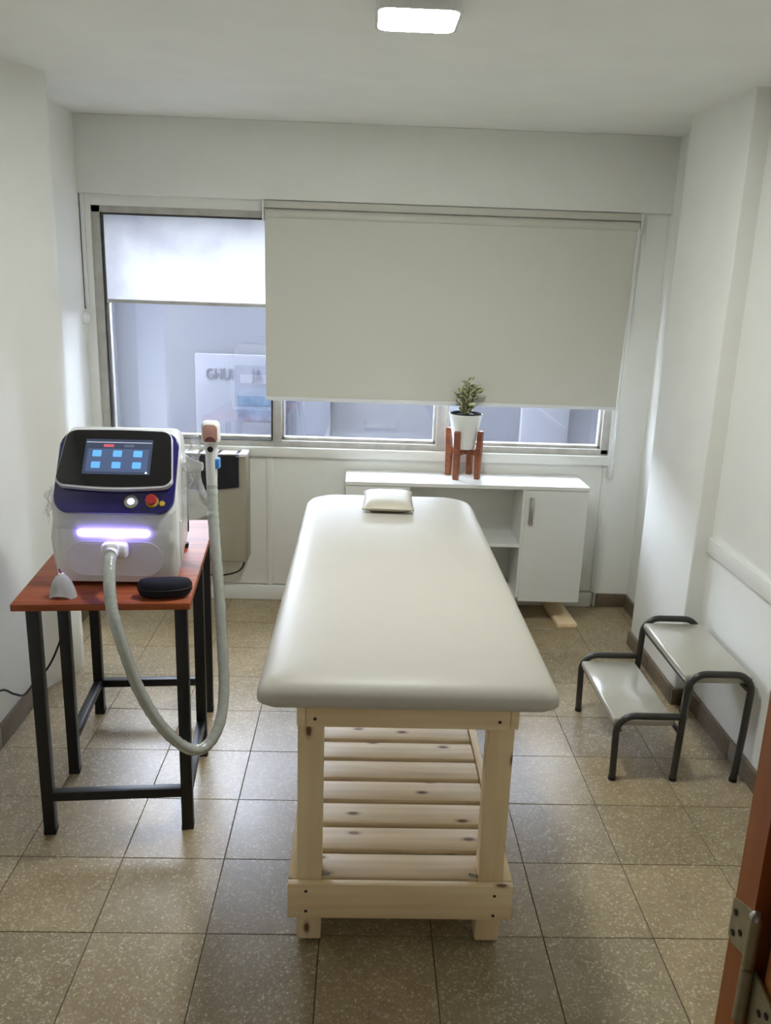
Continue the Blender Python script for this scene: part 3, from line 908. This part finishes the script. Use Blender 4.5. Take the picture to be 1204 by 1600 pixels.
def seam():
    pts = []
    for k in range(97):
        a = 2 * math.pi * k / 96
        c, s = math.cos(a), math.sin(a)
        m = max(abs(c), abs(s))
        u, v = c / m, s / m
        x = 0.205 / 2 * u * (1 - 0.045 * (1 - v * v) * abs(u) ** 3)
        y = 0.30 / 2 * v * (1 - 0.035 * (1 - u * u) * abs(v) ** 3)
        pts.append((x, y, 0.021))
    return tube_bm(pts, 0.0022, 6, caps=False)
M['seam'] = plain('dark_cream_seam', (170, 158, 136), 0.5)
obj('piping', seam(), 'seam', pl, smooth=60)

# ---- table with six legs
TA = R(5)
tb = empty('work_table', (-0.2535, 0.418, 0), TA)
tag(tb, 'narrow black metal table with glossy reddish wooden top', 'table')
HT = 0.748
box('table_top', -0.052, 0.447, -0.035, 0.835, HT, HT + 0.021, 'table_wood', tb, bev=0.002)
for lx, ly in ((0.0, 0.0), (0.417, 0.0), (-0.006, 0.335), (0.422, 0.42), (-0.006, 0.752), (0.416, 0.746)):
    lg = box('leg', lx - 0.0175, lx + 0.0175, ly - 0.0175, ly + 0.0175, 0.006, HT, 'black_metal', tb, bev=0.002)
    box('foot_cap', -0.0182, 0.0182, -0.0182, 0.0182, -0.377, -0.362, 'black_rubber', lg, bev=0.001)
box('stretcher', 0.0175, 0.3995, -0.015, 0.015, 0.115, 0.145, 'black_metal', tb, bev=0.002)
box('stretcher', 0.0115, 0.3985, 0.735, 0.765, 0.115, 0.145, 'black_metal', tb, bev=0.002)
box('stretcher', -0.021, 0.009, 0.3525, 0.7345, 0.115, 0.145, 'black_metal', tb, bev=0.002)
o = box('stretcher', 0.405, 0.434, 0.0175, 0.4025, 0.115, 0.145, 'black_metal', tb, bev=0.002)

# ---- laser machine
ZT = HT + 0.021
mc = empty('laser_machine', (-0.049, 0.548, ZT), R(1.5))
tag(mc, 'white hair removal laser machine with touchscreen and violet light bar', 'machine')
W2 = 0.184
prof = [(0.0, 0.014), (-0.004, 0.15), (0.0, 0.222), (0.012, 0.240), (0.135, 0.420), (0.165, 0.442), (0.20, 0.448), (0.34, 0.425), (0.41, 0.385), (0.44, 0.33), (0.445, 0.20), (0.44, 0.014)]
bm = bmesh.new()
A = [bm.verts.new((-W2, d, z)) for d, z in prof]
B = [bm.verts.new((W2, d, z)) for d, z in prof]
n = len(prof)
bm.faces.new(A); bm.faces.new(B[::-1])
se = []
for k in range(n):
    f = bm.faces.new((A[k], B[k], B[(k + 1) % n], A[(k + 1) % n]))
se = [e for e in bm.edges if abs(e.verts[0].co.x - e.verts[1].co.x) < 1e-6]
bmesh.ops.bevel(bm, geom=se, offset=0.032, segments=6, profile=0.5, affect='EDGES')
for v in bm.verts:
    v.co.x = v.co.x * (1 - 0.09 * max(0, v.co.y - 0.08) / 0.36) - 0.03 * max(0, v.co.y - 0.08) / 0.36 * (1 if v.co.x > 0 else 0)
body = obj('body', bm, 'white_plastic', mc, smooth=50)
for fx in (-0.13, 0.13):
    for fy in (0.05, 0.39):
        obj('foot', lathe_bm([(0, 0), (0.016, 0), (0.018, 0.016), (0, 0.016)], 16), 'black_rubber', mc, (fx, fy, 0.0))
# dark console panel on the slope
s0 = Vector((0, 0.006, 0.232)); s1 = Vector((0, 0.137, 0.424))
sd = (s1 - s0).normalized()
sn = Vector((1, 0, 0)).cross(sd)
SL = (s1 - s0).length
cons = plate('console_panel', 0.352, SL + 0.03, (0.05, 0.045, 0.045, 0.05), 0.012, 'navy_gloss', mc,
             frame(s0 + sd * (SL / 2 + 0.005) + sn * 0.001, (1, 0, 0), sd), bev=0.004, n=8)
# touchscreen housing
t0 = Vector((0, 0.012, 0.305)); t1 = Vector((0, 0.128, 0.452))
td = (t1 - t0).normalized(); tn = Vector((1, 0, 0)).cross(td); TL = (t1 - t0).length
def lens_outline(w_top, w_bot, h, bulge, r=0.03):
    """screen outline: flat-ish top, wider bottom that sags in the middle"""
    pts = []
    k = 10
    for i in range(k + 1):
        u = i / k
        pts.append((-w_bot / 2 + r + (w_bot - 2 * r) * u, -h / 2 - bulge * math.sin(math.pi * u)))
    for c, a0, ww, sy in (((w_bot / 2 - r, -h / 2 + r), -90, 0, 0), ((w_top / 2 - r, h / 2 - r), 0, 0, 0)):
        for i in range(1, 8):
            a = R(a0 + 90 * i / 8)
            pts.append((c[0] + r * math.cos(a), c[1] + r * math.sin(a)))
    for i in range(k + 1):
        u = i / k
        pts.append((w_top / 2 - r - (w_top - 2 * r) * u, h / 2 + 0.3 * bulge * math.sin(math.pi * u)))
    for c, a0 in (((-w_top / 2 + r, h / 2 - r), 90), ((-w_bot / 2 + r, -h / 2 + r), 180)):
        for i in range(1, 8):
            a = R(a0 + 90 * i / 8)
            pts.append((c[0] + r * math.cos(a), c[1] + r * math.sin(a)))
    return pts
FM = frame((t0 + t1) / 2, (1, 0, 0), td)
rim = plate('screen_rim', 0, 0, 0, 0.018, 'lilac_rim', mc, FM @ Matrix.Translation((0, 0, -0.016)), poly=lens_outline(0.318, 0.342, TL, 0.008), bev=0.004)
bez = plate('screen_bezel', 0, 0, 0, 0.003, 'black_gloss', rim, Matrix.Translation((0, 0.002, 0.0165)), poly=lens_outline(0.313, 0.337, TL - 0.008, 0.007), bev=0.001)
DW, DH = 0.198, 0.116
dm = Matrix.Translation((0.004, 0.002, 0.0031))
disp = plate('display', DW, DH, 0.002, 0.0004, 'screen_bg', bez, dm, n=2)
def ui(name, w, h, x, y, mat, z=0.0004, r=0.002):
    o = obj(name, prism_bm(rrect(w, h, r, 3), 0, 0.0003), mat, bez)
    o.matrix_local = dm @ Matrix.Translation((x, y, z))
ui('menu_panel', 0.180, 0.076, 0.0, -0.012, 'screen_panel')
ui('status_line', 0.192, 0.0022, 0.0, 0.0475, 'screen_white', r=0.0005)
ui('menu_tab', 0.030, 0.009, -0.030, 0.0365, 'screen_red')
ui('menu_tab', 0.030, 0.008, 0.030, 0.0365, 'screen_grey')
for ix in range(3):
    for iy in range(2):
        x = -0.062 + ix * 0.060; y = 0.010 - iy * 0.038
        ui('icon', 0.026, 0.021, x, y, 'screen_icon', 0.0008, 0.0025)
        ui('icon_caption', 0.012, 0.0022, x, y - 0.0165, 'screen_grey', 0.0008, 0.0006)
ui('cursor_dot', 0.006, 0.006, 0.088, -0.052, 'screen_dot', 0.0008, 0.0029)
box('screen_neck', -0.035, 0.035, 0.03, 0.075, 0.285, 0.305, 'lilac_rim', mc, bev=0.003)
# console buttons
def on_console(u, v, h=0.013):
    return frame(s0 + sd * v + sn * h + Vector((u, 0, 0)), (1, 0, 0), sd)
pb = obj('power_button', lathe_bm([(0, 0), (0.020, 0), (0.020, 0.004), (0.017, 0.006), (0, 0.006)], 28), 'ring', mc, smooth=35)
pb.matrix_local = on_console(0.052, 0.026)
o = obj('button_light', lathe_bm([(0, 0.0062), (0.011, 0.0062), (0.010, 0.0072), (0, 0.0072)], 24), 'blue_glow', pb, smooth=35)
eb = obj('stop_button_base', lathe_bm([(0, 0), (0.019, 0), (0.018, 0.005), (0, 0.005)], 28), 'yellow', mc, smooth=35)
eb.matrix_local = on_console(0.113, 0.028)
obj('stop_button', lathe_bm([(0, 0.005), (0.010, 0.005), (0.010, 0.013), (0.0165, 0.015), (0.0170, 0.021), (0.014, 0.025), (0, 0.026)], 28), 'red_button', eb, smooth=35)
ks = obj('key_switch', lathe_bm([(0, 0), (0.0085, 0), (0.008, 0.005), (0, 0.005)], 20), 'yellow', mc, smooth=35)
ks.matrix_local = on_console(0.143, 0.022)
# light bar and front recess
FF = frame((0, -0.0035, 0), (1, 0, 0), (0, 0, 1))
led = plate('light_bar', 0.210, 0.019, 0.009, 0.008, 'led_bar', mc, frame((0.0, -0.0025, 0.169), (1, 0, 0), (0, 0, 1)), bev=0.001)
bm = bmesh.new()
out_ = rrect(0.285, 0.108, 0.053, 8); in_ = rrect(0.272, 0.096, 0.0475, 8)
ra = [bm.verts.new((x, y, 0.0)) for x, y in out_]; rb = [bm.verts.new((x * 0.992, y * 0.985, 0.0035)) for x, y in out_]; rc = [bm.verts.new((x, y, 0.002)) for x, y in in_]
n = len(ra)
for a, b in ((ra, rb), (rb, rc)):
    for k in range(n):
        bm.faces.new((a[k], a[(k + 1) % n], b[(k + 1) % n], b[k]))
bm.faces.new(rc)
o = obj('socket_plate', bm, 'white_plastic', mc, smooth=60)
o.matrix_local = frame((0.0, -0.0015, 0.088), (1, 0, 0), (0, 0, 1))
# rear label panel (seen mirrored in the window)
box('rear_panel', -0.14, 0.14, 0.441, 0.449, 0.04, 0.32, 'heater_dark', mc, bev=0.002)
box('rear_label', -0.12, 0.12, 0.4485, 0.4505, 0.05, 0.17, 'teal', mc)
box('rear_label', -0.10, 0.11, 0.4485, 0.4505, 0.20, 0.26, 'white_plastic', mc)
# side groove panel and handpiece cradle
box('side_vent_panel', W2 - 0.004, W2 + 0.001, 0.06, 0.075, 0.04, 0.19, 'white_plastic', mc, bev=0.001)
bm = bmesh.new()
tube_bm([(W2 - 0.03, 0.20, 0.345), (W2 + 0.020, 0.195, 0.332), (W2 + 0.050, 0.192, 0.332)], 0.02, 14, bm=bm, rfun=lambda i, n: (0.034, 0.020, 0.013)[i])
obj('cradle', bm, 'white_plastic', mc, smooth=60)
# crumpled film over the side, with loose flaps
def crumple(P, U, V, nu, nv, amp, seed, mask=None):
    bm = bmesh.new()
    P, U, V = Vector(P), Vector(U), Vector(V)
    N_ = U.cross(V).normalized()
    gr = []
    for j in range(nv + 1):
        row = []
        for i in range(nu + 1):
            u, v = i / nu, j / nv
            q = P + U * u + V * v
            h = noise.noise(Vector((u * 4 + seed, v * 4, seed))) * amp + abs(noise.noise(Vector((u * 9 + seed, v * 7, 2 * seed)))) * amp * 0.7
            row.append(bm.verts.new(q + N_ * h + (mask(u, v) if mask else Vector((0, 0, 0)))))
        gr.append(row)
    for j in range(nv):
        for i in range(nu):
            bm.faces.new((gr[j][i], gr[j][i + 1], gr[j + 1][i + 1], gr[j + 1][i]))
    return bm
def bulge(u, v):
    return Vector((0.010 + 0.030 * (v ** 2) * math.sin(math.pi * min(1, u * 1.1)) + 0.045 * v ** 6 * math.sin(math.pi * u) , 0, 0))
obj('plastic_film', crumple((W2 + 0.004, 0.05, 0.40), (0, 0.33, 0.02), (0.0, 0.0, -0.215), 22, 18, 0.012, 3.1, bulge), 'film', mc, smooth=180)
def bulge2(u, v):
    return Vector((-0.008 - 0.050 * u * v ** 2, 0, 0))
obj('plastic_film', crumple((-W2 - 0.003, 0.02, 0.285), (-0.006, 0.12, 0.0), (0, 0.0, -0.10), 12, 12, 0.016, 7.7, bulge2), 'film', mc, smooth=180)
def drape(u, v):
    return Vector((0, 0, 0))
obj('plastic_film', crumple((-W2 + 0.01, -0.012, 0.232), (2 * W2 - 0.02, 0, 0), (0, 0.0, -0.052), 40, 5, 0.004, 1.3, drape), 'film', mc, smooth=180)

# ---- handpiece with its hose
hp = empty('laser_handpiece', (0.205, 0.74, ZT))
tag(hp, 'white handpiece with rose window on a looping grey hose', 'handpiece')
def W(p): return (p[0] - 0.205, p[1] - 0.74, p[2] - ZT)
HX, HY = 0.209, 0.74
def hcyl(name, prof, mat, parent=hp, squash=(1, 1)):
    bm = lathe_bm(prof, 24, squash=squash)
    return obj(name, bm, mat, parent, W((HX, HY, 0)) , smooth=50)
def zz(z): return z
hcyl('handle', [(0, 1.040), (0.014, 1.040), (0.017, 1.05), (0.0185, 1.10), (0.019, 1.15), (0.022, 1.175), (0.024, 1.19), (0, 1.19)], 'white_plastic', squash=(1, 0.9))
bm = box_bm(-0.0285, 0.0285, -0.024, 0.024, -0.037, 0.037, 0.016, 4)
hd = obj('head', bm, 'white_plastic', hp, W((HX, HY, 1.212)), smooth=60)
o = plate('head_window', 0.045, 0.054, (0.010, 0.014, 0.014, 0.010), 0.003, 'rose', hd, frame((0.001, -0.0225, 0.001), (1, 0, 0), (0, 0, 1)), bev=0.001)
pts = [(0.017 * math.cos(R(a)), 0.016 * math.sin(R(a))) for a in range(0, 181, 15)]
o = plate('lens', 0, 0, 0, 0.0012, 'rose_dark', hd, frame((0.001, -0.0252, -0.025), (1, 0, 0), (0, 0, 1)), poly=pts)
o = plate('lens_mark', 0.013, 0.017, 0.002, 0.0008, 'rose', hd, frame((0.002, -0.0252, 0.004), (1, 0, 0), (0, 0, 1)))
tr_ = obj('trigger', lathe_bm([(0, 0), (0.0095, 0), (0.009, 0.004), (0, 0.005)], 20), 'black_rubber', hp, W((HX, HY - 0.0165, 1.162)), smooth=40)
tr_.rotation_euler = (R(90), 0, 0)
box('clip', *[v for v in (HX - 0.205 + 0.004, HX - 0.205 + 0.026, -0.012, 0.018, 1.098 - ZT, 1.130 - ZT)], 'blue_clip', hp, bev=0.003)
hose_pts = [(-0.040, 0.500, 0.890), (-0.040, 0.470, 0.886), (-0.036, 0.442, 0.868), (-0.029, 0.41, 0.830), (-0.021, 0.388, 0.782), (-0.011, 0.375, 0.739), (0.012, 0.368, 0.654), (0.047, 0.372, 0.525), (0.095, 0.385, 0.411), (0.144, 0.41, 0.328), (0.19, 0.44, 0.28), (0.227, 0.475, 0.28), (0.256, 0.52, 0.328), (0.263, 0.57, 0.413), (0.25, 0.63, 0.562), (0.234, 0.68, 0.717), (0.216, 0.72, 0.897), (0.211, 0.732, 0.978), (0.209, 0.74, 1.045)]
path = catmull([W(p) for p in hose_pts], 10)
random.seed(8)
obj('hose', tube_bm(path, 0.017, 16, rfun=lambda i, n: 0.0172 + 0.0007 * math.sin(i * 1.9) + random.uniform(-0.0004, 0.0006)), 'hose', hp, smooth=60)
# plug in the machine front
pg = obj('plug', box_bm(-0.038, 0.038, -0.022, 0.020, -0.023, 0.023, 0.011, 4), 'white_plastic', hp, W((-0.042, 0.5235, 0.890)), (0, 0, R(1.5)), smooth=60)
obj('plug_cap', box_bm(-0.020, 0.020, -0.026, 0.010, -0.017, 0.026, 0.008, 3), 'white_plastic', pg, (-0.002, -0.012, 0.004), smooth=60)
obj('collar', tube_bm([(0, -0.030, 0.0), (0, -0.055, -0.001)], 0.0195, 18), 'white_plastic', pg, (-0.001, 0.0, 0.004), smooth=50)
# ---- white conical cap
cn = empty('cone_cap', (-0.178, 0.452, ZT))
tag(cn, 'small white cone-shaped nozzle cap at the front left of the table', 'nozzle cap')
bm = bmesh.new()
N_ = 32
pr = [(0.040, 0.0), (0.0375, 0.014), (0.033, 0.030), (0.0265, 0.047), (0.0185, 0.060), (0.012, 0.066), (0.006, 0.068)]
rings = []
for idx, (r, z) in enumerate(pr):
    ring = []
    for k in range(N_):
        a = 2 * math.pi * k / N_
        zz_ = z + (0.011 * max(0.0, math.cos(2 * a + math.pi)) ** 0.7 if idx == 0 else 0)
        ring.append(bm.verts.new((r * math.cos(a), r * 0.8 * math.sin(a), zz_)))
    rings.append(ring)
for a, b in zip(rings, rings[1:]):
    for k in range(N_):
        bm.faces.new((a[k], a[(k + 1) % N_], b[(k + 1) % N_], b[k]))
bm.faces.new(rings[-1])
bmesh.ops.solidify(bm, geom=bm.faces[:], thickness=0.002)
obj('shell', bm, 'white_plastic', cn, smooth=50)
obj('top_rim', lathe_bm([(0.0, 0.066), (0.008, 0.066), (0.008, 0.071), (0.005, 0.072), (0.0, 0.070)], 18), 'white_plastic', cn, smooth=40)
tp = obj('tip', tube_bm([(-0.002, 0, 0.070), (-0.004, 0.002, 0.076), (-0.008, 0.006, 0.082)], 0.003, 8), 'purple', cn, smooth=60)

# ---- glasses case
gc = empty('glasses_case', (0.112, 0.475, ZT), R(9))
tag(gc, 'dark navy zipped glasses case at the front right of the table', 'case')
bm = bmesh.new()
secs = 18
rings = []
for i in range(secs + 1):
    u = i / secs * 2 - 1
    e = max(0.0, 1 - abs(u) ** 3.2) ** 0.42
    e = max(e, 0.02)
    ring = []
    for k in range(20):
        a = 2 * math.pi * k / 20
        c_, s_ = math.cos(a), math.sin(a)
        sq = (abs(c_) ** 3 + abs(s_) ** 3) ** (-1 / 3)
        ring.append(bm.verts.new((0.078 * u, 0.031 * e * c_ * sq - 0.012 * (1 - u * u) , 0.030 + 0.0295 * (0.35 + 0.65 * e) * s_ * sq * (1 if s_ > 0 else 1))))
    rings.append(ring)
for a, b in zip(rings, rings[1:]):
    for k in range(20):
        bm.faces.new((a[k], a[(k + 1) % 20], b[(k + 1) % 20], b[k]))
bm.faces.new(rings[0][::-1]); bm.faces.new(rings[-1])
obj('shell', bm, 'case', gc, smooth=60)
zp = []
for i in range(25):
    u = i / 24 * 2 - 1
    e = max(max(0.0, 1 - abs(u) ** 3.2) ** 0.42, 0.02)
    zp.append((0.078 * u, -0.0312 * e - 0.012 * (1 - u * u), 0.030))
obj('zip', tube_bm(zp, 0.0022, 6), 'black_rubber', gc, smooth=60)

# ---- black cord along the left wall
pc = [(-0.30, 1.20, 0.745), (-0.36, 1.24, 0.60), (-0.45, 1.26, 0.40), (-0.505, 1.25, 0.24), (-0.545, 1.23, 0.155), (-0.575, 1.17, 0.125), (-0.590, 1.10, 0.105), (-0.594, 1.02, 0.15), (-0.600, 0.92, 0.215), (-0.602, 0.7, 0.25), (-0.604, 0.3, 0.28), (-0.604, -0.2, 0.30)]
o = obj('power_cord', tube_bm(catmull(pc, 8), 0.0042, 8), 'black_rubber', None, smooth=60)
tag(o, 'black power cord sagging from the table along the left wall', 'cord')

# ---- two-step stool
st = empty('step_stool', (1.82, 1.005, 0))
tag(st, 'two-step stool with dark tubular frame and grey vinyl treads', 'step stool')
def S(x, y, z): return (x - 1.82, y - 1.005, z)
def arc(cx_, cz_, r, a0, a1, y, n=7):
    return [S(cx_ + r * math.cos(R(a0 + (a1 - a0) * k / n)), y, cz_ + r * math.sin(R(a0 + (a1 - a0) * k / n))) for k in range(n + 1)]
rt_ = 0.0125
for y in (0.757, 1.253):
    r = 0.062
    zl = 0.250
    p = [S(1.600, y, 0.004)] + [S(1.597, y, 0.12)] + arc(1.595 + r, zl - r, r, 180, 90, y) + [S(1.812, y, zl)]
    obj('lower_frame', tube_bm(p, rt_, 12), 'grey_metal', st, smooth=60)
    zu = 0.415
    p = [S(1.818, y, 0.004), S(1.824, y, 0.2)] + arc(1.828 + r, zu - r, r, 180, 90, y) + arc(2.050 - r, zu - r, r, 90, 0, y) + [S(2.046, y, 0.2), S(2.036, y, 0.004)]
    obj('upper_frame', tube_bm(p, rt_, 12), 'grey_metal', st, smooth=60)
    for x in (1.600, 1.818, 2.036):
        obj('foot_cap', lathe_bm([(0, 0), (0.0138, 0), (0.0138, 0.014), (0.012, 0.015), (0, 0.015)], 14), 'black_rubber', st, S(x, y, 0.0), smooth=40)
def cross(name, x, z):
    obj(name, tube_bm([S(x, 0.757, z), S(x, 1.253, z)], 0.009, 10), 'grey_metal', st, smooth=60)
cross('crossbar', 1.606, 0.194); cross('crossbar', 1.815, 0.194)
cross('crossbar', 1.838, 0.362); cross('crossbar', 2.036, 0.362)
def tread(x0, x1, z0, z1):
    bm = box_bm(x0 - 1.82, x1 - 1.82, 0.772 - 1.005, 1.240 - 1.005, z0, z1, 0.010, 4)
    return obj('tread', bm, 'stool_pad', st, smooth=60)
tread(1.588, 1.808, 0.202, 0.232)
tread(1.822, 2.060, 0.371, 0.402)
